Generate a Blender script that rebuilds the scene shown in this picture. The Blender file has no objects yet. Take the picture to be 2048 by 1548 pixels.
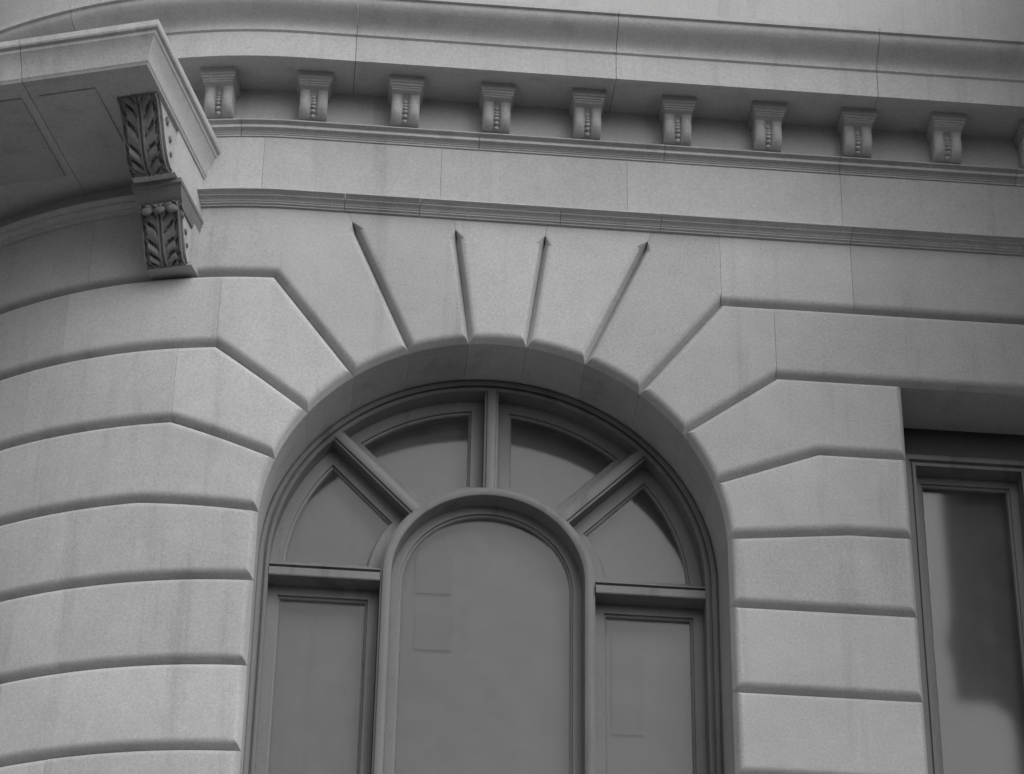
import bpy, bmesh, math, random
from mathutils import Vector, Matrix
random.seed(7)
R = math.radians
scene = bpy.context.scene

# ------------------------------------------------------------------ scale of the place
U = 1.75            # metres per arch radius
H = 13.2            # height of the arch centre above the pavement
S0, RHO = -0.945, 2.215   # the wall is straight right of S0, and rounds the corner left of it

# ------------------------------------------------------------------ camera
cam_d = bpy.data.cameras.new('camera')
cam = bpy.data.objects.new('camera', cam_d)
scene.collection.objects.link(cam)
scene.camera = cam
cam_d.sensor_width = 36.0
cam_d.lens = 36.0 * 5999.15 / 2048.0
cam_d.clip_start, cam_d.clip_end = 0.5, 3000.0
yaw, pit, rol = 0.079606, 0.598397, 0.016424
fw = Vector((math.sin(yaw) * math.cos(pit), math.cos(yaw) * math.cos(pit), math.sin(pit)))
rt = Vector((math.cos(yaw), -math.sin(yaw), 0.0))
up = rt.cross(fw)
r2 = math.cos(rol) * rt + math.sin(rol) * up
u2 = -math.sin(rol) * rt + math.cos(rol) * up
m3 = Matrix((r2, u2, -fw)).transposed()
cam.matrix_world = Matrix.Translation(Vector((-0.79704 * U, -10.781929 * U, -6.626299 * U + H))) @ m3.to_4x4()

# ------------------------------------------------------------------ sky and sun
SUN_EL, SUN_AZ = R(39), R(30)          # azimuth measured to the right of the wall's normal
sun_dir = Vector((math.sin(SUN_AZ) * math.cos(SUN_EL), -math.cos(SUN_AZ) * math.cos(SUN_EL), math.sin(SUN_EL)))
world = bpy.data.worlds.new('World')
scene.world = world
world.use_nodes = True
nt = world.node_tree
bg = nt.nodes['Background']
sky = nt.nodes.new('ShaderNodeTexSky')
sky.sky_type = 'NISHITA'
sky.sun_disc = False
sky.sun_elevation = SUN_EL
sky.sun_rotation = math.atan2(sun_dir.x, sun_dir.y)
sky.air_density, sky.dust_density, sky.ozone_density = 1.0, 3.5, 1.0
bw = nt.nodes.new('ShaderNodeRGBToBW')
nt.links.new(sky.outputs[0], bw.inputs[0])
nt.links.new(bw.outputs[0], bg.inputs[0])
bg.inputs[1].default_value = 0.135
sl = bpy.data.lights.new('sun', 'SUN')
sl.energy, sl.angle, sl.color = 1.5, R(70), (1.0, 0.995, 0.985)
so = bpy.data.objects.new('sun', sl)
scene.collection.objects.link(so)
so.rotation_euler = (-sun_dir).to_track_quat('-Z', 'Y').to_euler()
so.location = (0, -20, 60)
vs = scene.view_settings
vs.view_transform, vs.look, vs.gamma, vs.exposure = 'Standard', 'None', 1.0, 0.0
vs.use_curve_mapping = False
scene.render.filter_size = 2.9
scene.cycles.use_denoising = True

# ------------------------------------------------------------------ materials
def new_mat(name):
    m = bpy.data.materials.new(name)
    m.use_nodes = True
    return m, m.node_tree, m.node_tree.nodes['Principled BSDF']

def stone_mat(name, base, tone=0.10, streak=0.10, speck=0.17, rough=0.9, bump=0.22):
    m, t, p = new_mat(name)
    N, L = t.nodes, t.links
    geo = N.new('ShaderNodeNewGeometry')
    oi = N.new('ShaderNodeObjectInfo')
    def noise(scale, detail, stretch=None, rough=.6):
        n = N.new('ShaderNodeTexNoise')
        n.inputs['Scale'].default_value = scale
        n.inputs['Detail'].default_value = detail
        n.inputs['Roughness'].default_value = rough
        src = geo.outputs['Position']
        if stretch:
            mp = N.new('ShaderNodeMapping')
            mp.inputs['Scale'].default_value = stretch
            L.new(src, mp.inputs[0])
            src = mp.outputs[0]
        L.new(src, n.inputs['Vector'])
        return n.outputs['Fac']
    def madd(sock, mul, add):
        n = N.new('ShaderNodeMath'); n.operation = 'MULTIPLY_ADD'
        L.new(sock, n.inputs[0]); n.inputs[1].default_value = mul; n.inputs[2].default_value = add
        return n.outputs[0]
    def mul(a, b):
        n = N.new('ShaderNodeMath'); n.operation = 'MULTIPLY'
        L.new(a, n.inputs[0]); L.new(b, n.inputs[1])
        return n.outputs[0]
    def ramp(sock, lo, hi, a_, b_):
        n = N.new('ShaderNodeMapRange'); n.interpolation_type = 'SMOOTHSTEP'
        L.new(sock, n.inputs[0])
        for k_, v_ in zip((1, 2, 3, 4), (lo, hi, a_, b_)): n.inputs[k_].default_value = v_
        return n.outputs[0]
    f = madd(oi.outputs['Random'], tone, 1 - tone / 2)
    f = mul(f, madd(noise(0.8, 5), 0.34, 0.83))                                   # broad clouding
    f = mul(f, madd(noise(4.5, 6, None, .7), 0.26, 0.87))                          # mottling
    f = mul(f, ramp(noise(1.0, 6, (4.5, 4.5, 0.28), .65), .50, .72, 1.0, 1 - 1.9 * streak))   # dark runs
    f = mul(f, ramp(noise(1.0, 4, (3.1, 3.1, 0.45), .6), .60, .74, 1.0, 1 + .9 * streak))     # pale washed runs
    f = mul(f, ramp(noise(2.3, 7, None, .75), .60, .75, 1.0, 1 - 1.1 * streak))    # soiled patches
    f = mul(f, madd(noise(48.0, 2, None, .7), 2 * speck, 1 - speck))
    f = mul(f, madd(noise(150.0, 1), 2.4 * speck, 1 - 1.2 * speck))
    v = madd(f, base, 0.0)
    c = N.new('ShaderNodeCombineColor')
    for i in range(3): L.new(v, c.inputs[i])
    L.new(c.outputs[0], p.inputs['Base Color'])
    p.inputs['Roughness'].default_value = rough
    p.inputs['Specular IOR Level'].default_value = 0.25
    b = N.new('ShaderNodeBump')
    b.inputs['Strength'].default_value = bump
    b.inputs['Distance'].default_value = 0.006
    L.new(noise(30.0, 6), b.inputs['Height'])
    L.new(b.outputs[0], p.inputs['Normal'])
    return m

M_STONE = stone_mat('limestone', 0.425, tone=.19, streak=.085, speck=.24)
M_CARVE_SHADED = stone_mat('carved_limestone_shaded', 0.19, speck=.2)  # darker limestone: soot and the shade under the balcony, both put into the colour
M_MORTAR = stone_mat('mortar', 0.26)
M_BRONZE = stone_mat('painted_window_metal', 0.168, tone=.12, streak=.18, speck=.16, rough=0.5, bump=.10)
M_BLIND = stone_mat('blind_cloth', 0.34, tone=.14, streak=.08, speck=.20, rough=0.9, bump=.05)
M_PATCH = stone_mat('blind_backing', 0.27, tone=.10, streak=.08, speck=.20, rough=0.9, bump=.05)
M_DARK = stone_mat('room_plaster', 0.12, tone=0)
M_ROAD = stone_mat('asphalt', 0.07, tone=0)
M_PAVE = stone_mat('pavement_concrete', 0.40, tone=0.05)

def glass_mat():
    """old sheet glass: lets the blind behind it show, mirrors the sky at its fresnel strength, a little dusty and wavy"""
    m, t, p = new_mat('window_glass')
    N, L = t.nodes, t.links
    N.remove(p)
    geo = N.new('ShaderNodeNewGeometry')
    b = N.new('ShaderNodeBump'); b.inputs['Strength'].default_value = .07; b.inputs['Distance'].default_value = .005
    n2 = N.new('ShaderNodeTexNoise'); n2.inputs['Scale'].default_value = 3.4; n2.inputs['Detail'].default_value = 2
    L.new(geo.outputs['Position'], n2.inputs['Vector']); L.new(n2.outputs['Fac'], b.inputs['Height'])
    tr = N.new('ShaderNodeBsdfTransparent'); tr.inputs[0].default_value = (.74, .74, .74, 1)
    df = N.new('ShaderNodeBsdfDiffuse')
    gl = N.new('ShaderNodeBsdfGlossy'); gl.inputs['Roughness'].default_value = .07
    L.new(b.outputs[0], gl.inputs['Normal'])
    n1 = N.new('ShaderNodeTexNoise'); n1.inputs['Scale'].default_value = 5.0; n1.inputs['Detail'].default_value = 8; n1.inputs['Roughness'].default_value = .7
    L.new(geo.outputs['Position'], n1.inputs['Vector'])
    mr = N.new('ShaderNodeMapRange'); mr.inputs[1].default_value = .3; mr.inputs[2].default_value = .7; mr.inputs[3].default_value = .03; mr.inputs[4].default_value = .10
    L.new(n1.outputs['Fac'], mr.inputs[0])
    df.inputs[0].default_value = (.4, .4, .4, 1)
    dust = N.new('ShaderNodeMixShader'); L.new(mr.outputs[0], dust.inputs[0]); L.new(tr.outputs[0], dust.inputs[1]); L.new(df.outputs[0], dust.inputs[2])
    fr_ = N.new('ShaderNodeFresnel'); fr_.inputs[0].default_value = 1.36
    mix = N.new('ShaderNodeMixShader'); L.new(fr_.outputs[0], mix.inputs[0]); L.new(dust.outputs[0], mix.inputs[1]); L.new(gl.outputs[0], mix.inputs[2])
    L.new(mix.outputs[0], N['Material Output'].inputs[0])
    return m
M_GLASS = glass_mat()

# ------------------------------------------------------------------ helpers
def W(s, z, d):
    """wall coordinates (along, up, outward), arch radii -> world metres"""
    if s >= S0:
        return Vector((s * U, -d * U, z * U + H))
    th = (S0 - s) / RHO
    r = RHO + d
    return Vector(((S0 - r * math.sin(th)) * U, (RHO - r * math.cos(th)) * U, z * U + H))

def Wphi(s):
    return 0.0 if s >= S0 else -(S0 - s) / RHO

WORLD_LOC = {}
def empty(name, loc, parent=None, rz=0.0):
    o = bpy.data.objects.new(name, None)
    o.empty_display_size = .3
    scene.collection.objects.link(o)
    place(o, Vector(loc), parent, rz)
    return o

def place(o, loc, parent, rz=0.0):
    """loc is a world position; parents are never rotated unless stored with their angle"""
    if parent:
        pl, pr = WORLD_LOC[parent.name]
        o.parent = parent
        d = Matrix.Rotation(-pr, 3, 'Z') @ (loc - pl)
        o.location = d
        o.rotation_euler = (0, 0, rz - pr)
    else:
        o.location = loc
        o.rotation_euler = (0, 0, rz)
    WORLD_LOC[o.name] = (loc.copy(), rz)

def link_mesh(name, verts, faces, mat, parent, smooth=None, label=None):
    """verts are world coordinates: the mesh is centred on its own bounding box"""
    lo = Vector([min(v[i] for v in verts) for i in range(3)])
    hi = Vector([max(v[i] for v in verts) for i in range(3)])
    c = (lo + hi) / 2
    me = bpy.data.meshes.new(name)
    me.from_pydata([tuple(Vector(v) - c) for v in verts], [], faces)
    bm = bmesh.new(); bm.from_mesh(me)
    bmesh.ops.remove_doubles(bm, verts=bm.verts, dist=1e-5)
    bmesh.ops.recalc_face_normals(bm, faces=bm.faces)
    bm.to_mesh(me); bm.free()
    me.materials.append(mat)
    o = bpy.data.objects.new(name, me)
    scene.collection.objects.link(o)
    place(o, c, parent)
    if smooth is not None:
        me.shade_smooth() if hasattr(me, 'shade_smooth') else None
        me.set_sharp_from_angle(angle=smooth)
    if label: o['label'] = label
    return o

def offset_ring(poly, ins, t):
    """poly: ccw (s,z) points, ins[i]: inset of edge i->i+1; ring of points at fraction t"""
    n = len(poly); out = []
    for i in range(n):
        p0, p1, p2 = poly[i - 1], poly[i], poly[(i + 1) % n]
        e1 = (p1[0] - p0[0], p1[1] - p0[1]); e2 = (p2[0] - p1[0], p2[1] - p1[1])
        l1 = math.hypot(*e1); l2 = math.hypot(*e2)
        n1 = (-e1[1] / l1, e1[0] / l1); n2 = (-e2[1] / l2, e2[0] / l2)
        i1, i2 = ins[i - 1](t), ins[i](t)
        cr = n1[0] * n2[1] - n1[1] * n2[0]
        if abs(cr) < 0.09:
            nx, ny = n1[0] + n2[0], n1[1] + n2[1]; l = math.hypot(nx, ny)
            k = max(i1, i2)
            out.append((p1[0] + nx / l * k, p1[1] + ny / l * k))
        else:
            x = (i1 * n2[1] - i2 * n1[1]) / cr
            y = (n1[0] * i2 - n2[0] * i1) / cr
            out.append((p1[0] + x, p1[1] + y))
    # points along the arch stay evenly spread between the two corners of their run
    on = [abs(math.hypot(*p) - 1) < 1e-6 and abs(p[0]) < .99999 for p in poly]
    if any(on) and not all(on):
        st = next(i for i in range(n) if on[i] and not on[i - 1])
        run = []
        while on[st % n] and len(run) < n:
            run.append(st % n); st += 1
        if len(run) > 3:
            A0, A1 = (math.atan2(out[q][1], out[q][0]) for q in (run[0], run[-1]))
            R0, R1 = (math.hypot(*out[q]) for q in (run[0], run[-1]))
            for j, q in enumerate(run[1:-1], 1):
                f = j / (len(run) - 1)
                a, r = A0 + (A1 - A0) * f, R0 + (R1 - R0) * f
                out[q] = (r * math.cos(a), r * math.sin(a))
    return out

def arc(cx, cz, r, a0, a1, step=2.0):
    n = max(2, int(abs(a1 - a0) / step + .5))
    return [(cx + r * math.cos(R(a0 + (a1 - a0) * i / n)), cz + r * math.sin(R(a0 + (a1 - a0) * i / n))) for i in range(n + 1)]

CH = 0.041          # width and depth of the bevel along the rusticated joints
GAP = 0.0005
# section of the bevel: rounds over quickly at the face, then runs in steeply
_N = 40
_pts = [(0.0, 0.0)]
for _i in range(_N):
    _f = (_i + .5) / _N
    _th = R(64) * min(1.0, _f / .55)
    _pts.append((_pts[-1][0] + math.cos(_th), _pts[-1][1] + math.sin(_th)))
_K = CH / _pts[-1][0]
_pts = [(a * _K, b * _K) for a, b in _pts]
GD = _pts[-1][1]
def _at(t, j):          # t 1 at the face .. 0 at the bottom of the joint
    x = (1 - t) * _N; i = min(int(x), _N - 1); f = x - i
    return _pts[i][j] * (1 - f) + _pts[i + 1][j] * f
def groove(t):
    return GAP + CH - _at(t, 0)
def gdepth(t):
    return -_at(t, 1)
def butt(t):
    return GAP * .8 + (0.0004 if t > .99 else 0.0)
LEV = [0, .45, .56, .67, .78, .89, 1.0]

def cut_s(verts, faces, step=0.06):
    """cut a flat (s, z, d) mesh along s so that it can follow the rounded corner"""
    if min(v[0] for v in verts) > S0 + .01:
        return verts, faces
    bm = bmesh.new()
    vv = [bm.verts.new(v) for v in verts]
    for f in faces:
        try: bm.faces.new([vv[i] for i in f])
        except ValueError: pass
    lo = min(v[0] for v in verts)
    s = S0
    while s > lo + .004:
        if s < max(v[0] for v in verts) - .004:
            bmesh.ops.bisect_plane(bm, geom=bm.verts[:] + bm.edges[:] + bm.faces[:], dist=1e-5, plane_co=(s, 0, 0), plane_no=(1, 0, 0))
        s -= step
    bm.verts.index_update()
    V = [tuple(v.co) for v in bm.verts]
    F = [[v.index for v in f.verts] for f in bm.faces]
    bm.free()
    return V, F

def block(name, poly, kinds, parent, back=-0.36, mat=M_STONE, proud=None, label=None):
    """a dressed stone: bevelled along 'g' edges, tight along 'b' edges"""
    if proud is None: proud = random.uniform(-.0016, .0016)
    area = sum(poly[i - 1][0] * poly[i][1] - poly[i][0] * poly[i - 1][1] for i in range(len(poly)))
    if area < 0:
        poly = poly[::-1]
        kinds = kinds[::-1]
        kinds = kinds[1:] + kinds[:1]
    ins = [groove if k == 'g' else butt for k in kinds]
    n = len(poly)
    verts, faces = [], []
    rings = [[(x, z, back) for x, z in offset_ring(poly, ins, 0)]]
    for t in LEV:
        rings.append([(x, z, gdepth(t) + proud) for x, z in offset_ring(poly, ins, t)])
    for r in rings: verts += r
    for k in range(len(rings) - 1):
        for i in range(n):
            j = (i + 1) % n
            faces.append([k * n + i, k * n + j, (k + 1) * n + j, (k + 1) * n + i])
    k = (len(rings) - 1) * n
    faces.append(list(range(k, k + n)))
    # triangulate the (possibly concave) face first
    bm = bmesh.new()
    vv = [bm.verts.new(v) for v in verts]
    for f in faces: bm.faces.new([vv[i] for i in f])
    bm.normal_update()
    bmesh.ops.triangulate(bm, faces=[f for f in bm.faces if len(f.verts) > 4])
    bm.verts.index_update()
    verts = [tuple(v.co) for v in bm.verts]
    faces = [[v.index for v in f.verts] for f in bm.faces]
    bm.free()
    verts, faces = cut_s(verts, faces)
    return link_mesh(name, [W(*v) for v in verts], faces, mat, parent, smooth=R(24), label=label)

def moulding(name, prof, s0, s1, parent, mat=M_STONE, step=0.06, label=None, smooth=R(22)):
    """prof: closed list of (d, z); run along the wall from s0 to s1, capped"""
    ss = [s0]
    n = 1 if s0 > S0 else max(1, int((min(s1, S0) - s0) / step) + 1)
    e = min(s1, S0) if s0 < S0 else s1
    for i in range(1, n + 1): ss.append(s0 + (e - s0) * i / n)
    if e < s1: ss.append(s1)
    verts, faces = [], []
    m = len(prof)
    for s in ss:
        verts += [W(s, z, d) for d, z in prof]
    for k in range(len(ss) - 1):
        for i in range(m):
            j = (i + 1) % m
            faces.append([k * m + i, k * m + j, (k + 1) * m + j, (k + 1) * m + i])
    faces.append(list(range(m)))
    faces.append(list(range((len(ss) - 1) * m, len(ss) * m)))
    return link_mesh(name, verts, faces, mat, parent, smooth=smooth, label=label)

def cove(d0, z0, d1, z1, n=5, convex=False):
    """quarter round between two points of a profile"""
    out = []
    for i in range(n + 1):
        a = math.pi / 2 * i / n
        if convex: out.append((d0 + (d1 - d0) * math.sin(a), z0 + (z1 - z0) * (1 - math.cos(a))))
        else: out.append((d0 + (d1 - d0) * (1 - math.cos(a)), z0 + (z1 - z0) * math.sin(a)))
    return out

# ------------------------------------------------------------------ the building
bld = empty('stone_building', (0, 0, 0))
bld['label'] = 'pale stone building with a tall arched window, rounded corner and carved bracket'
bld['category'] = 'building'

# core of the wall behind the stones
def flat_strip(name, s0, s1, z0, z1, d0, d1, mat, parent, label=None):
    return moulding(name, [(d0, z0), (d1, z0), (d1, z1), (d0, z1)], s0, s1, parent, mat, label=label)

ZB = -H / U            # pavement
ZL = [1.283, 0.9015, 0.5133, 0.1131, -0.2756, -0.6789, -1.07, -1.46, -1.85, -2.24]   # bed joints
ZC1, ZC1T, ZC2, ZC2T, ZSOF = 1.6476, 1.722, 2.0513, 2.118, 2.335
SL, SR_END = -3.2, 3.4
A = [51.2, 35.24, 19.16, 3.4]
KINK = [(1.0, ZL[0]), (1.236, ZL[1]), (1.405, ZL[2]), (1.52, ZL[3])]
PIER = 1.798
WIN2 = 3.05

wall = empty('facade_wall', W(0, -2.3, 0), bld)
core = flat_strip('wall_core', SL, -1.03, -2.6, 2.6, -1.2, -.36, M_MORTAR, wall)
flat_strip('wall_core', 1.03, PIER + .03, -2.6, 2.6, -1.2, -.36, M_MORTAR, wall)
flat_strip('wall_core', PIER + .03, SR_END, 0.95, 2.6, -1.2, -.36, M_MORTAR, wall)
flat_strip('wall_core', -1.03, 1.03, 1.06, 2.6, -1.2, -.36, M_MORTAR, wall)
flat_strip('base_wall', SL, SR_END, ZB, -2.6, -1.2, 0.02, M_STONE, wall)
flat_strip('attic_wall', SL, SR_END, ZC2T + .001, 3.6, -1.2, 0.0, M_STONE, wall)

def pol(r, a): return (r * math.cos(R(a)), r * math.sin(R(a)))
def mirror(poly): return [(-x, z) for x, z in poly]

def both(name, poly, kinds):
    block(name, poly, kinds, wall)
    block(name, mirror(poly), kinds, wall)

# voussoirs, right side from the jamb up (mirrored for the left)
# between joint 3 and joint 4 (radial + level), each with its crossetted leg
aA, aB, rA, rB = 67.2, 82.7, 1.73, 1.603
def line_to(a, r):  return pol(r, a)
def vous(k):        # between radial k (below) and k-1 (above), k = 1..3
    a0, a1 = A[k], A[k - 1]
    P = arc(0, 0, 1.0, a1, a0)
    K = ['g'] * (len(P) - 1)
    P.append(KINK[k]); K.append('g')                     # up the lower radial joint
    P.append((KINK[k][0], ZL[k - 1])); K.append('b')     # vertical tight joint
    P.append(KINK[k - 1]); K.append('g')                 # back along the level joint
    K.append('g')                                        # down the upper radial joint
    return P, K
for k in (1, 2, 3):
    P, K = vous(k)
    # order: arc points (last at a0), kink k, top, kink k-1
    kinds = []
    n = len(P); na = len(arc(0, 0, 1.0, A[k - 1], A[k]))
    for i in range(n):
        if i < na - 1: kinds.append('g')
        elif i == na - 1: kinds.append('g')
        elif i == na: kinds.append('b')
        elif i == na + 1: kinds.append('g')
        else: kinds.append('g')
    for sgn in (1, -1):
        Q = list(P) if sgn == 1 else mirror(P)
        far = {1: {2: PIER, 3: PIER}, -1: {3: -1.98}}[sgn].get(k)
        if far is not None:                              # these stones run on along the course
            Q[na + 1] = (far, ZL[k - 1]); Q.insert(na + 1, (far, ZL[k]))
            kk = kinds[:na] + ['g', 'g' if sgn == 1 else 'b'] + kinds[na + 1:]
        else:
            kk = kinds
        block('voussoir', Q, kk, wall)

E = 0.050
def apex_edge(a, r):
    """points from the arch up a stopped groove to its pointed head and on to the string course"""
    top = ZC1 / math.sin(R(a))
    return [pol(1.0, a), pol(r - E, a), pol(r, a), pol(top, a)]
# block between radial A (67) and radial 51 + vertical above the kink
pa = arc(0, 0, 1.0, aA, A[0])
P = pa + [KINK[0], (KINK[0][0], ZC1)] + apex_edge(aA, rA)[::-1][:-1]
kinds = ['g'] * (len(pa) - 1) + ['g', 'b', 'b', 'b', 'b', 'g']
block('voussoir', P, kinds, wall)
Q = mirror(P); na = len(pa)
Q[na] = (-1.86, ZL[0]); Q[na + 1] = (-1.86, ZC1); Q.insert(na, (-KINK[0][0], ZL[0]))
block('voussoir', Q, kinds[:na] + ['g'] + kinds[na:], wall)
# block between radial B and A
pa = arc(0, 0, 1.0, aB, aA)
eA, eB = apex_edge(aA, rA), apex_edge(aB, rB)
P = pa + eA[1:] + eB[::-1][:-1]
kinds = ['g'] * (len(pa) - 1) + ['g', 'b', 'b', 'b', 'b', 'b', 'g']
both('voussoir', P, kinds)
# keystone
pa = arc(0, 0, 1.0, 180 - aB, aB)
eL = mirror(eB)
P = pa + eB[1:] + eL[::-1][:-1]
block('keystone', P, kinds=['g'] * (len(pa) - 1) + ['g', 'b', 'b', 'b', 'b', 'b', 'g'], parent=wall)

# springer: from the slanted joint 4 down to level 5, with the level course beyond
pj = arc(0, 0, 1.0, A[3], 0, 1.2)
for sgn in (1, -1):
    f = (lambda p: p) if sgn == 1 else mirror
    out = PIER if sgn == 1 else -1.83
    P = f(pj) + f([(1.0, ZL[4])]) + [(out, ZL[4]), (out, ZL[3])] + f([KINK[3]])
    kinds = ['g'] * (len(pj) - 1) + ['g', 'g', 'g' if sgn == 1 else 'b', 'g', 'g']
    block('springer', P, kinds, wall)

def rect(name, s0, s1, z0, z1, k, **kw):   # k: bottom, right, top, left
    return block(name, [(s0, z0), (s1, z0), (s1, z1), (s0, z1)], list(k), wall, **kw)
# right pier
rect('ashlar_block', KINK[1][0], 2.41, ZL[1], ZL[0], 'gbgb')
rect('ashlar_block', 2.41, SR_END, ZL[1], ZL[0], 'gbgb')
rect('ashlar_block', KINK[0][0], 1.601, ZL[0], ZC1, 'gbbb')
rect('ashlar_block', 1.601, 2.62, ZL[0], ZC1, 'gbbb')
rect('ashlar_block', 2.62, SR_END, ZL[0], ZC1, 'gbbb')
for i in range(4, 9):
    rect('ashlar_block', 1.0, PIER, ZL[i + 1], ZL[i], 'gggg')
# beyond the side window
for i in range(1, 9):
    rect('ashlar_block', WIN2, SR_END, ZL[i + 1], ZL[i], 'gbgg')
# left side, round the corner
for i in range(0, 9):
    z1 = ZC1 if i == 0 else ZL[i - 1]
    z0 = ZL[i]
    st = {0: -1.86, 1: -1.236, 2: -1.405, 3: -1.98, 4: -1.83}.get(i, -1.0)
    cuts = [st] + [[-2.45], [-1.95, -2.55], [-2.1, -2.7], [-2.5], [-2.35, -2.8], [-1.8, -2.5], [-2.05, -2.7], [-1.8, -2.5], [-2.05, -2.7]][i] + [SL]
    for a, b in zip(cuts[:-1], cuts[1:]):
        rk = 'g' if (i >= 5 and a == -1.0) else 'b'
        rect('ashlar_block', b, a, z0, z1, ('g', rk, 'b' if i == 0 else 'g', 'b'))
# frieze stones
fz = [SL, -2.45, -1.72, -1.09, -.279, .578, 1.573, 2.45, SR_END]
for a, b in zip(fz[:-1], fz[1:]):
    rect('frieze_stone', a, b, ZC1T, ZC2, 'bbbb', proud=.004)

# string course
def string_prof():
    z = ZC1
    p = [(-.05, z), (.012, z), (.012, z + .006)]
    p += [(.014, z + .0065), (.022, z + .009), (.021, z + .0165)]
    p += cove(.026, z + .017, .045, z + .031, 5)
    p += [(.050, z + .0315), (.0485, z + .0395)]
    p += cove(.053, z + .040, .069, z + .0475, 4)
    p += [(.075, z + .048), (.0745, z + .0545), (.0, z + .0745), (-.05, z + .0745)]
    return p
sp = string_prof()
cs = [SL, -2.3, -1.62, -.71, -.37, .2685, .728, 1.6015, 2.4, SR_END]
for a, b in zip(cs[:-1], cs[1:]):
    moulding('string_course', sp, a + .0012, b - .0012, bld)
# bed moulding of the cornice
def bed_prof():
    z = ZC2
    p = [(-.05, z), (.010, z), (.010, z + .009), (.014, z + .010), (.014, z + .017)]
    p += cove(.018, z + .018, .034, z + .0275, 5)
    p += [(.040, z + .030), (.0405, z + .034), (.039, z + .042), (.0365, z + .049), (.037, z + .051)]
    p += cove(.040, z + .0515, .054, z + .057, 4)
    p += [(.058, z + .0575), (.058, z + .0635), (.05, z + .070), (-.05, z + .075)]
    return p
bp = bed_prof()
cs = [SL, -2.1, -1.2, -.109, .75, 1.5683, 2.4, SR_END]
for a, b in zip(cs[:-1], cs[1:]):
    moulding('bed_moulding', bp, a + .0012, b - .0012, bld)

# cornice over the modillions
z = ZSOF
cp = [(-.05, z), (.235, z), (.235, z - .014), (.258, z - .014), (.258, z + .13), (.268, z + .137)]
cp += [(.268 + .10 * (i / 8) - .016 * math.sin(2 * math.pi * i / 8), z + .142 + .13 * i / 8) for i in range(9)]
cp += [(.381, z + .275), (.381, z + .30), (-.05, z + .40)]
cs = [SL, -1.9, -.7, .5, 1.72, SR_END]
for a, b in zip(cs[:-1], cs[1:]):
    moulding('cornice', cp, a + .0012, b - .0012, bld)

# modillions
def modillion_meshes():
    w = .064
    prof = []          # front curve (d, z) from the foot up
    zb, zt = ZC2T + .004, 2.272
    pts = [(.020, 0.0), (.044, .002), (.066, .012), (.084, .030), (.094, .052), (.098, .076), (.096, .098), (.092, .114), (.094, .128), (.104, .140), (.124, .147)]
    def lobe(u):       # two rounded lobes either side of the bead channel
        a = abs(u)
        if a < .24: return -.010
        return .016 * math.sin(math.pi * (a - .24) / .76) ** .7 if a < 1 else 0.0
    us = [-1, -.96, -.86, -.72, -.58, -.44, -.33, -.25, -.22, 0, .22, .25, .33, .44, .58, .72, .86, .96, 1]
    V, F = [], []
    for d, zz in pts:
        for u in us:
            fade = min(1.0, zz / .03) * (1 if zz < .12 else max(.2, (.15 - zz) / .03))
            V.append(Vector((u * w, -(d + lobe(u) * fade), zb + zz - 0)))
    n = len(us)
    for k in range(len(pts) - 1):
        for i in range(n - 1):
            F.append([k * n + i, k * n + i + 1, (k + 1) * n + i + 1, (k + 1) * n + i])
    # sides, back and ends
    b0 = len(V)
    for d, zz in pts:
        V.append(Vector((-w, .02, zb + zz))); V.append(Vector((w, .02, zb + zz)))
    for k in range(len(pts) - 1):
        F.append([k * n, (k + 1) * n, b0 + 2 * k + 2, b0 + 2 * k])
        F.append([k * n + n - 1, b0 + 2 * k + 1, b0 + 2 * k + 3, (k + 1) * n + n - 1])
    F.append([b0, b0 + 1] + [n - 1 - i for i in range(n)])
    k = (len(pts) - 1) * n
    F.append([k + i for i in range(n)] + [b0 + 2 * len(pts) - 1, b0 + 2 * len(pts) - 2])
    return [v * U for v in V], F
def mk_mesh(name, V, F, mat, smooth):
    me = bpy.data.meshes.new(name)
    me.from_pydata([tuple(v) for v in V], [], F)
    bm = bmesh.new(); bm.from_mesh(me)
    bmesh.ops.remove_doubles(bm, verts=bm.verts, dist=1e-5)
    bmesh.ops.recalc_face_normals(bm, faces=bm.faces)
    bm.to_mesh(me); bm.free()
    me.materials.append(mat)
    me.shade_smooth(); me.set_sharp_from_angle(angle=smooth)
    return me
zref = ZC2T
V, F = modillion_meshes()
V = [Vector((v.x, v.y, v.z - zref * U)) for v in V]
me_body = mk_mesh('modillion', V, F, M_STONE, R(35))
# bead string
def sphere(c, r, nu=8, nv=6, sq=(1, 1, 1)):
    V, F = [], []
    for j in range(nv + 1):
        b = math.pi * j / nv
        for i in range(nu):
            a = 2 * math.pi * i / nu
            V.append(Vector((c[0] + r * sq[0] * math.sin(b) * math.cos(a), c[1] + r * sq[1] * math.sin(b) * math.sin(a), c[2] + r * sq[2] * math.cos(b))))
    for j in range(nv):
        for i in range(nu):
            k = (i + 1) % nu
            F.append([j * nu + i, j * nu + k, (j + 1) * nu + k, (j + 1) * nu + i])
    return V, F
beads = []
for i in range(6):
    zz = .018 + i * .0195
    dd = [.068, .082, .089, .089, .085, .083][i] + .001
    beads.append(mk_mesh('bead', *(lambda v, f: ([x * U for x in v], f))(*sphere((0, -dd, zz), .0118, sq=(1.0, .9, .72))), M_STONE, R(60)))
def boxv(x0, x1, y0, y1, z0, z1):
    V = [Vector((x, y, z)) for z in (z0, z1) for y in (y0, y1) for x in (x0, x1)]
    F = [[0, 1, 3, 2], [4, 6, 7, 5], [0, 4, 5, 1], [2, 3, 7, 6], [0, 2, 6, 4], [1, 5, 7, 3]]
    return V, F
capV, capF = [], []
steps = [(.066, .135, .151, .158), (.070, .142, .158, .166), (.074, .150, .166, .178), (.080, .158, .178, ZSOF - zref + .002)]
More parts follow.
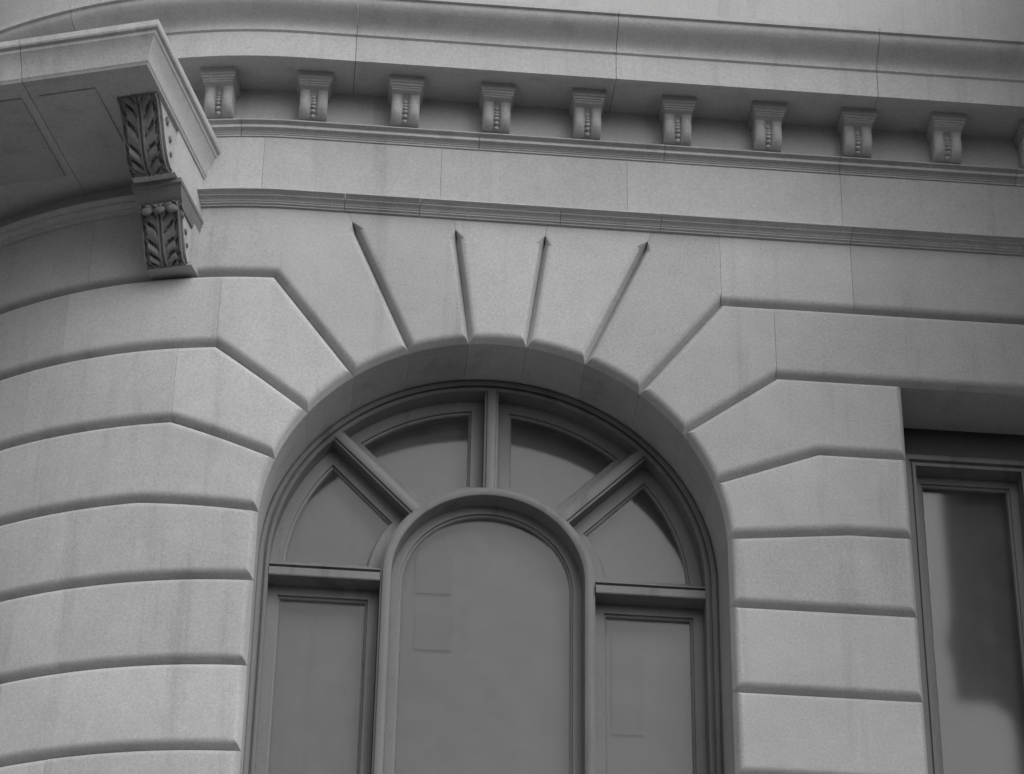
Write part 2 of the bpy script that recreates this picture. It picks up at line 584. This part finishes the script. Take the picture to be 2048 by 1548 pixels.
for w_, d_, a_, b_ in steps:
    v, f = boxv(-w_, w_, -d_, .02, a_, b_)
    capF += [[i + len(capV) for i in q] for q in f]; capV += v
me_cap = mk_mesh('cap', [v * U for v in capV], capF, M_STONE, R(20))
proto = None
for k in range(-6, 7):
    s = -.036 + .4215 * k
    o = bpy.data.objects.new('modillion', me_body)
    scene.collection.objects.link(o)
    place(o, W(s, zref, 0), bld, Wphi(s) + random.uniform(-.012, .012))
    o.scale = (random.uniform(.98, 1.025), random.uniform(.96, 1.05), 1.0)
    for nm, me in [('cap', me_cap)] + [('bead', b) for b in beads]:
        c = bpy.data.objects.new(nm, me)
        scene.collection.objects.link(c)
        c.parent = o

# ------------------------------------------------------------------ arched window
win = empty('arched_window', W(0, -2.2, -.33), bld)
DF = -.32
SILL = -2.2
def wpath():
    P = [(1.0, SILL), (1.0, 0.0)] + arc(0, 0, 1.0, 0, 180, 2.5)[1:] + [(-1.0, SILL)]
    return P
def sweep_in(name, path, prof, mat, parent, closed=False, smooth=R(30), dz=0):
    """sweep a closed profile (inward offset, d) along a path in the window plane"""
    n = len(path); V, F = [], []
    m = len(prof)
    for i, p in enumerate(path):
        a = path[i - 1] if (i > 0 or closed) else None
        b = path[(i + 1) % n] if (i < n - 1 or closed) else None
        def nrm(q, w):
            e = (w[0] - q[0], w[1] - q[1]); l = math.hypot(*e); return (-e[1] / l, e[0] / l)
        n1 = nrm(a, p) if a else nrm(p, b)
        n2 = nrm(p, b) if b else n1
        cr = n1[0] * n2[1] - n1[1] * n2[0]; dt = n1[0] * n2[0] + n1[1] * n2[1]
        nx, ny = (n1[0] + n2[0]) / (1 + dt), (n1[1] + n2[1]) / (1 + dt)
        for o_, d_ in prof:
            V.append(Vector(((p[0] + nx * o_) * U, -d_ * U, (p[1] + ny * o_) * U + H)))
    for i in range(n if closed else n - 1):
        j = (i + 1) % n
        for k in range(m):
            l = (k + 1) % m
            F.append([i * m + k, i * m + l, j * m + l, j * m + k])
    if not closed:
        F.append(list(range(m))); F.append(list(range((n - 1) * m, n * m)))
    return link_mesh(name, V, F, mat, parent, smooth=smooth)
fr = [(-.01, -.50), (-.01, -.335), (.004, -.335), (.006, -.322), (.012, -.318), (.026, -.318), (.030, -.322), (.031, -.338), (.037, -.338), (.039, -.326),
      (.046, -.322), (.053, -.322), (.057, -.328), (.058, -.50)]
sweep_in('frame', wpath(), fr, M_BRONZE, win)
RC = (0.0, -.03)
ringp = [(.44, SILL), (.44, -.03)] + arc(0, -.03, .44, 0, 180, 3)[1:] + [(-.44, SILL)]
rp = [(-.024, -.50), (-.024, -.335), (-.017, -.333), (-.015, -.320), (-.006, -.317), (.012, -.317), (.021, -.321), (.024, -.328), (.026, -.50)]
sweep_in('ring_mullion', ringp, rp, M_BRONZE, win)
def bar(name, p0, p1, half, parent):
    """moulded bar between two points"""
    e = (p1[0] - p0[0], p1[1] - p0[1]); l = math.hypot(*e); nx, ny = -e[1] / l, e[0] / l
    pr = [(-half, -.50), (-half, -.336), (-half * .72, -.334), (-half * .62, -.3235), (-half * .25, -.320), (half * .25, -.320), (half * .62, -.3235), (half * .72, -.334), (half, -.336), (half, -.50)]
    V = []
    for p in (p0, p1):
        for o_, d_ in pr:
            V.append(Vector(((p[0] + nx * o_) * U, -d_ * U, (p[1] + ny * o_) * U + H)))
    m = len(pr)
    F = [[k, (k + 1) % m, m + (k + 1) % m, m + k] for k in range(m)] + [list(range(m)), list(range(m, 2 * m))]
    return link_mesh(name, V, F, M_BRONZE, parent, smooth=R(20))
MA = 46.0
def mrad(r, a): return (RC[0] + r * math.cos(R(a)), RC[1] - .01 + r * math.sin(R(a)))
bar('mullion', (0, .425), (0, .955), .030, win)
bar('mullion', mrad(.455, MA), mrad(.985, MA), .030, win)
bar('mullion', mrad(.455, 180 - MA), mrad(.985, 180 - MA), .030, win)
def transom(s0, s1):
    pr = [(-.50, -.010), (-.334, -.010), (-.330, -.014), (-.330, -.018), (-.345, -.020), (-.345, -.031), (-.326, -.034), (-.319, -.038), (-.319, -.072), (-.322, -.077), (-.50, -.078)]
    return moulding('transom', pr, s0, s1, win, M_BRONZE, smooth=R(20))
moulding  # (the window lies on the straight part of the wall, so W() keeps it flat)
transom(-.943, -.466); transom(.466, .943)

def opening(outline, sw=.048, dsash=-.412, dglass=-.434, parent=win, blind=True):
    """a sash with its bead and its pane, filling one light of the window; outline(o) is the light inset by o"""
    steps = [(0.0, -.50), (0.0, dsash), (sw - .012, dsash), (sw - .011, dsash - .012), (sw - .004, dsash - .014), (sw, dglass + .002), (sw + .004, dglass - .02)]
    V, F = [], []
    n = len(outline(0))
    for o_, d_ in steps:
        V += [Vector((x * U, -d_ * U, z * U + H)) for x, z in outline(o_)]
    for k in range(len(steps) - 1):
        for i in range(n):
            j = (i + 1) % n
            F.append([k * n + i, k * n + j, (k + 1) * n + j, (k + 1) * n + i])
    link_mesh('sash', V, F, M_BRONZE, parent, smooth=R(20))
    r = outline(sw - .002)
    V = [Vector((x * U, -dglass * U, z * U + H)) for x, z in r] + [Vector((x * U, -(dglass - .006) * U, z * U + H)) for x, z in r]
    F = [list(range(n)), list(range(n, 2 * n))[::-1]] + [[i, (i + 1) % n, n + (i + 1) % n, n + i] for i in range(n)]
    link_mesh('pane', V, F, M_GLASS, parent)
    if blind:                                            # a drawn blind a hand's breadth behind the glass
        r = outline(-.004)
        db = -.512 - random.uniform(0, .012)
        V = [Vector((x * U, -db * U, z * U + H)) for x, z in r] + [Vector((x * U, -(db - .004) * U, z * U + H)) for x, z in r]
        link_mesh('blind', V, F, M_BLIND, parent)
def box_light(s0, s1, z0, z1):
    return lambda o: [(s0 + o, z0 + o), (s1 - o, z0 + o), (s1 - o, z1 - o), (s0 + o, z1 - o)]

def isect_line_circle(p, e, c, r):
    """farther intersection of p + t e with a circle, t > 0"""
    dx, dy = p[0] - c[0], p[1] - c[1]
    b = dx * e[0] + dy * e[1]; q = dx * dx + dy * dy - r * r
    t = -b + math.sqrt(b * b - q)
    return (p[0] + e[0] * t, p[1] + e[1] * t)
RI, RO = .464, .943
C0 = (RC[0], RC[1] - .01)
def mline(a, off):
    e = (math.cos(R(a)), math.sin(R(a)))
    return (C0[0] - e[1] * off, C0[1] + e[0] * off), e
def ang(p, c): return math.degrees(math.atan2(p[1] - c[1], p[0] - c[0]))
# upper lights: between the middle mullion and the diagonal one
def arc_n(c, r, a0, a1, n):
    return [(c[0] + r * math.cos(R(a0 + (a1 - a0) * i / n)), c[1] + r * math.sin(R(a0 + (a1 - a0) * i / n))) for i in range(n + 1)]
def fan_upper(o):
    ri, ro, h = RI + o, RO - o, .030 + o
    p, e = mline(MA, h)
    i0 = isect_line_circle(p, e, RC, ri); o0 = isect_line_circle(p, e, (0, 0), ro)
    i1 = (h, RC[1] + math.sqrt(ri ** 2 - h ** 2)); o1 = (h, math.sqrt(ro ** 2 - h ** 2))
    return arc_n((0, 0), ro, ang(o0, (0, 0)), ang(o1, (0, 0)), 30) + arc_n(RC, ri, ang(i1, RC), ang(i0, RC), 20)
def fan_lower(o):
    ri, ro = RI + o, RO - o
    p, e = mline(MA, -.030 - o)
    i0 = isect_line_circle(p, e, RC, ri); o0 = isect_line_circle(p, e, (0, 0), ro)
    zt = -.010 + o
    i1 = (math.sqrt(ri ** 2 - (zt - RC[1]) ** 2), zt); o1 = (math.sqrt(ro ** 2 - zt ** 2), zt)
    return arc_n((0, 0), ro, ang(o1, (0, 0)), ang(o0, (0, 0)), 30) + arc_n(RC, ri, ang(i0, RC), ang(i1, RC), 20)
for f in (fan_lower, fan_upper):
    opening(f, sw=.066)
    opening(lambda o, f=f: mirror(f(o)), sw=.066)
opening(box_light(.466, .943, SILL, -.078), sw=.056)
opening(box_light(-.943, -.466, SILL, -.078), sw=.056)
opening(lambda o: [(-.415 + o, SILL + o), (.415 - o, SILL + o)] + arc_n(RC, .415 - o, 0, 180, 70), sw=.050)
for a_, b_, c_, d_ in ((-.305, -.145, -.02, .17), (-.30, -.135, -.30, -.125), (-.305, -.17, .17, .27), (.555, .690, -.66, -.165)):
    moulding('blind_patch', [(-.506, c_), (-.5, c_), (-.5, d_), (-.506, d_)], a_, b_, win, M_PATCH)
moulding('sill', [(-.50, SILL - .02), (.06, SILL - .02), (.06, SILL - .10), (-.50, SILL - .12)], -1.05, 1.05, win, M_STONE)

# ------------------------------------------------------------------ square-headed window beyond the right pier
w2 = empty('side_window', W((PIER + WIN2) / 2, -2.2, -.3), bld)
def pl_box(name, s0, s1, z0, z1, d0, d1, mat, parent):
    return moulding(name, [(d0, z0), (d1, z0), (d1, z1), (d0, z1)], s0, s1, parent, mat)
pl_box('reveal', PIER + .004, PIER + .05, -2.6, ZL[1] - .004, -.9, -.30, M_STONE, w2)
pl_box('reveal', WIN2 - .05, WIN2 - .004, -2.6, ZL[1] - .004, -.9, -.30, M_STONE, w2)
w2p = [(PIER + .05, SILL), (WIN2 - .05, SILL), (WIN2 - .05, .74), (PIER + .05, .74)]
pl_box('head', PIER + .05, WIN2 - .05, .74, .97, -.9, -.42, M_BRONZE, w2)
fr2 = [(0, -.50), (0, -.325), (.012, -.318), (.030, -.318), (.034, -.335), (.042, -.335), (.046, -.324), (.06, -.324), (.062, -.50)]
sweep_in('frame', w2p, fr2, M_BRONZE, w2, closed=True)
mid = (PIER + WIN2) / 2
pl_box('mullion', mid - .035, mid + .035, SILL + .06, .68, -.45, -.32, M_BRONZE, w2)
opening(box_light(PIER + .112, mid - .035, SILL + .062, .678), parent=w2)
opening(box_light(mid + .035, WIN2 - .112, SILL + .062, .678), parent=w2)

# ------------------------------------------------------------------ carved bracket under a balcony slab
BS, BPHI = -1.3622, R(-18)
B0 = W(BS, 0, 0)
bc, bs_ = math.cos(BPHI), math.sin(BPHI)
def BL(u, v, z):
    return Vector((B0.x + (u * bc + v * bs_) * U, B0.y + (u * bs_ - v * bc) * U, z * U + H))
brk = empty('console_bracket', BL(-.095, 0, ZL[0]), bld, BPHI)

def brk_box(name, u0, u1, v0, v1, z0, z1, mat=M_STONE, top=None):
    V = [BL(u, v, z) for z in (z0, z1) for v in (v0, v1) for u in (u0, u1)]
    return link_mesh(name, V, boxv(0, 1, 0, 1, 0, 1)[1], mat, brk, smooth=R(20))

def curve_pts(pts, n):
    """resample a Catmull-Rom curve through (v, z) points"""
    out = []
    P = [pts[0]] + list(pts) + [pts[-1]]
    seg = len(pts) - 1
    for i in range(n + 1):
        t = i / n * seg; k = min(int(t), seg - 1); f = t - k
        p0, p1, p2, p3 = P[k], P[k + 1], P[k + 2], P[k + 3]
        out.append(tuple(0.5 * (2 * p1[a] + (p2[a] - p0[a]) * f + (2 * p0[a] - 5 * p1[a] + 4 * p2[a] - p3[a]) * f * f + (3 * p1[a] - p0[a] - 3 * p2[a] + p3[a]) * f ** 3) for a in (0, 1)))
    return out

def leaf_height(x, y):
    """acanthus relief on a unit panel: x -1..1 across, y 0 (tip, foot) .. 1 (top)"""
    x = x + .10 * math.sin(2.6 * y + .4)                 # the stem leans as it rises
    a = abs(x)
    if a > .90: return .85 if a < .99 else .3            # border fillet
    if a < .05: return .25                               # split stem
    if a < .15: return .95
    n = 5.6
    w = .10 * math.sin(9 * y + 5 * x)
    ph = (y * n - a * 1.35 + w) % 1.0                    # lobes hang outwards and down
    k = math.floor(y * n - a * 1.35 + w)
    lob = math.sin(math.pi * min(1, ph * 1.05)) ** .5
    env = max(0.0, 1 - max(0, (a - .66 + .08 * math.sin(k * 5.1)) / .16))
    vein = .18 * math.sin(26 * (y - a * .2)) * (a > .25)
    h = (lob * .9 + vein) * env
    if (ph < .20 and .30 < a < .62) or (a > .70 and .35 < ph < .8): h = -1.0   # drilled eyes between the lobes
    return h

def carved_front(name, pts, u0, u1, amp, rows=90, cols=56, back_v=-.05, rep=1):
    C = curve_pts(pts, rows)
    V, F = [], []
    for k, (v, z) in enumerate(C):
        a = C[max(k - 1, 0)]; b = C[min(k + 1, rows)]
        tv, tz = b[0] - a[0], b[1] - a[1]; l = math.hypot(tv, tz) or 1
        nv, nz = tz / l, -tv / l
        for i in range(cols + 1):
            x = -1 + 2 * i / cols
            h = leaf_height(x, (k / rows * rep) % 1.0) * amp
            edge = min(1.0, k / 3, (rows - k) / 3)
            h *= edge
            V.append(BL(u0 + (u1 - u0) * i / cols, v + nv * h, z + nz * h))
    w_ = cols + 1
    for k in range(rows):
        for i in range(cols):
            F.append([k * w_ + i, k * w_ + i + 1, (k + 1) * w_ + i + 1, (k + 1) * w_ + i])
    return link_mesh(name, V, F, M_CARVE_SHADED, brk, smooth=R(50))

def side_prism(name, outline, u0, u1, mat=M_STONE):
    n = len(outline)
    V = [BL(u0, v, z) for v, z in outline] + [BL(u1, v, z) for v, z in outline]
    F = [list(range(n)), list(range(n, 2 * n))[::-1]] + [[i, (i + 1) % n, n + (i + 1) % n, n + i] for i in range(n)]
    return link_mesh(name, V, F, mat, brk, smooth=R(20))

UW = -.19
lowp = [(.080, 1.281), (.100, 1.284), (.122, 1.304), (.145, 1.342), (.172, 1.390), (.200, 1.440), (.235, 1.478), (.262, 1.490)]
low_body = [(-.06, 1.292)] + [(v - .010, z + .006) for v, z in curve_pts(lowp, 24)] + [(.252, 1.50), (-.06, 1.50)]
side_prism('scroll', low_body, UW + .004, -.004)
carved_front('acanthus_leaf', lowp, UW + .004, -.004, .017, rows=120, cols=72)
for i in range(3):
    cu = UW + .036 + i * .059
    V, F = sphere((0, 0, 0), .026, 12, 10, (1.05, .62, .80))
    link_mesh('leaf_curl', [BL(cu + v.x, .246 + v.y, 1.466 + v.z) for v in V], F, M_CARVE_SHADED, brk, smooth=R(60))
# plate against the wall behind the lower scroll, with its tapered foot
side_prism('back_plate', [(-.10, 1.284), (.0, 1.284), (.072, 1.276), (.078, 1.50), (-.10, 1.50)], UW - .012, .010)
# cap between the two stages
def rect_rings(name, steps, mat=M_STONE, parent=None):
    """steps: (u0, u1, v1, z); stacked rectangles joined into a moulded slab, back buried in the wall"""
    V, F = [], []
    for u0, u1, v1, z in steps:
        V += [BL(u0, -.25, z), BL(u1, -.25, z), BL(u1, v1, z), BL(u0, v1, z)]
    for k in range(len(steps) - 1):
        for i in range(4):
            j = (i + 1) % 4
            F.append([4 * k + i, 4 * k + j, 4 * k + 4 + j, 4 * k + 4 + i])
    F.append([0, 1, 2, 3]); n = 4 * (len(steps) - 1); F.append([n, n + 1, n + 2, n + 3])
    return link_mesh(name, V, F, mat, parent or brk, smooth=R(20))
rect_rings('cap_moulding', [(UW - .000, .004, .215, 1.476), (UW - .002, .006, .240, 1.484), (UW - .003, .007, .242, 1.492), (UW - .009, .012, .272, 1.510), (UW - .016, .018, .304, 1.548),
                            (UW - .020, .022, .318, 1.552), (UW - .020, .022, .322, 1.572)], mat=M_CARVE_SHADED)
# upper stage
side_prism('bracket_block', [(-.10, 1.572), (.362, 1.572), (.362, 1.81), (-.10, 1.81)], UW - .006, .006)
upp = [(.368, 1.574), (.400, 1.572), (.435, 1.588), (.470, 1.622), (.505, 1.672), (.545, 1.735), (.590, 1.785), (.640, 1.806)]
up_body = [(.30, 1.578)] + [(v - .010, z + .006) for v, z in curve_pts(upp, 24)] + [(.63, 1.812), (.30, 1.812)]
side_prism('scroll', up_body, UW + .004, -.004)
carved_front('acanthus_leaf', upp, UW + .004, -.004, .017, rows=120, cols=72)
# carved panels on the sides
def rosette(v, z, r, u=-.004):
    c = BL(u + .002, v, z)
    V, F = [], []
    n = 16
    for j, (rr, h) in enumerate([(1.0, -.002), (.9, .006), (.6, .001), (.45, .008), (0.05, .011)]):
        for i in range(n):
            a = 2 * math.pi * i / n
            q = r * rr * (1 + (.18 * math.cos(5 * a) if 0 < j < 3 else 0))
            V.append(BL(u + h, v + q * math.cos(a), z + q * math.sin(a)))
    for j in range(4):
        for i in range(n):
            k = (i + 1) % n
            F.append([j * n + i, j * n + k, (j + 1) * n + k, (j + 1) * n + i])
    F.append([4 * n + i for i in range(n)])
    link_mesh('rosette', V, F, M_CARVE_SHADED, brk, smooth=R(40))
for v, z, r in [(.20, 1.458, .016), (.145, 1.405, .014), (.115, 1.352, .011), (.49, 1.76, .022), (.435, 1.70, .016), (.41, 1.635, .013)]:
    rosette(v, z, r)
# balcony slab
SLAB = [(-1.9, .012, 0.820, 1.808), (-1.9, .016, 0.826, 1.818), (-1.9, .020, 0.830, 1.822), (-1.9, .024, 0.838, 1.850), (-1.9, .034, 0.852, 1.890), (-1.9, .052, 0.875, 1.925),
                            (-1.9, .058, 0.880, 1.930), (-1.9, .060, 0.882, 1.945), (-1.9, .072, 0.896, 1.950), (-1.9, .076, 0.900, 1.958), (-1.9, .076, 0.900, 1.986)]

for a_, b_ in ((-1.9, -1.22), (-1.22, -.56), (-.56, None)):
    rect_rings('balcony_slab', [(a_ + .0015, (u1 if b_ is None else b_ - .0015), v1, zz) for _, u1, v1, zz in SLAB], parent=bld)

for a_, b_ in ((-1.86, -1.26), (-1.18, -.60), (-.52, -.26)):
    V = [BL(u, v, z) for z in (1.800, 1.8085) for v in (.16, .72) for u in (a_, b_)]
    link_mesh('soffit_panel', V, boxv(0, 1, 0, 1, 0, 1)[1], M_STONE, bld, smooth=R(20))

# ------------------------------------------------------------------ added storey on columns, out of view at the right, shading the upper wall
PX0, PX1, PD = 2.75, 5.6, 2.5
zp = 1.10
pp = [(-.1, zp), (PD - .12, zp), (PD - .12, zp + .16), (PD - .09, zp + .17), (PD - .09, zp + .30), (PD - .02, zp + .36), (PD, zp + .37), (PD, zp + .44), (PD - .14, zp + .50),
      (PD - .14, 2.5), (PD - .10, 2.52), (PD - .10, 2.7), (PD + .04, 2.84), (PD + .04, 2.95), (PD - .15, 3.0), (PD - .15, 3.9), (-.1, 4.0)]
moulding('added_shade_storey', pp, PX0, PX1, bld, M_STONE)
def column(s, d):
    prof = [(.36, ZB), (.36, ZB + .16), (.31, ZB + .20), (.33, ZB + .26), (.29, ZB + .32), (.275, ZB + 2.6), (.235, zp - .34), (.25, zp - .32), (.25, zp - .29), (.235, zp - .27), (.32, zp - .12), (.34, zp - .12), (.34, zp)]
    n = 28; V, F = [], []
    for r, z in prof:
        V += [W(s + r * math.cos(2 * math.pi * i / n), z, d + r * math.sin(2 * math.pi * i / n)) for i in range(n)]
    for k in range(len(prof) - 1):
        for i in range(n):
            j = (i + 1) % n
            F.append([k * n + i, k * n + j, (k + 1) * n + j, (k + 1) * n + i])
    F += [list(range(n)), list(range((len(prof) - 1) * n, len(prof) * n))]
    link_mesh('added_storey_column', V, F, M_STONE, bld, smooth=R(30))
column(PX0 + .45, PD - .50); column(PX1 - .45, PD - .50)

# ------------------------------------------------------------------ ground
def sheet(name, x0, x1, y0, y1, z, mat, thick=0.0):
    V = [(x0, y0, z), (x1, y0, z), (x1, y1, z), (x0, y1, z)]
    F = [[0, 1, 2, 3]]
    if thick:
        V += [(a, b, c - thick) for a, b, c in V]
        F += [[0, 1, 5, 4], [1, 2, 6, 5], [2, 3, 7, 6], [3, 0, 4, 7]]
    o = link_mesh(name, [Vector(v) for v in V], F, mat, None)
    o['kind'] = 'structure'
    return o
sheet('ground', -1500, 1500, -1500, 1500, -.14, M_ROAD)
sheet('pavement', -60, 60, -6.5, 3.0, 0.0, M_PAVE, .14)
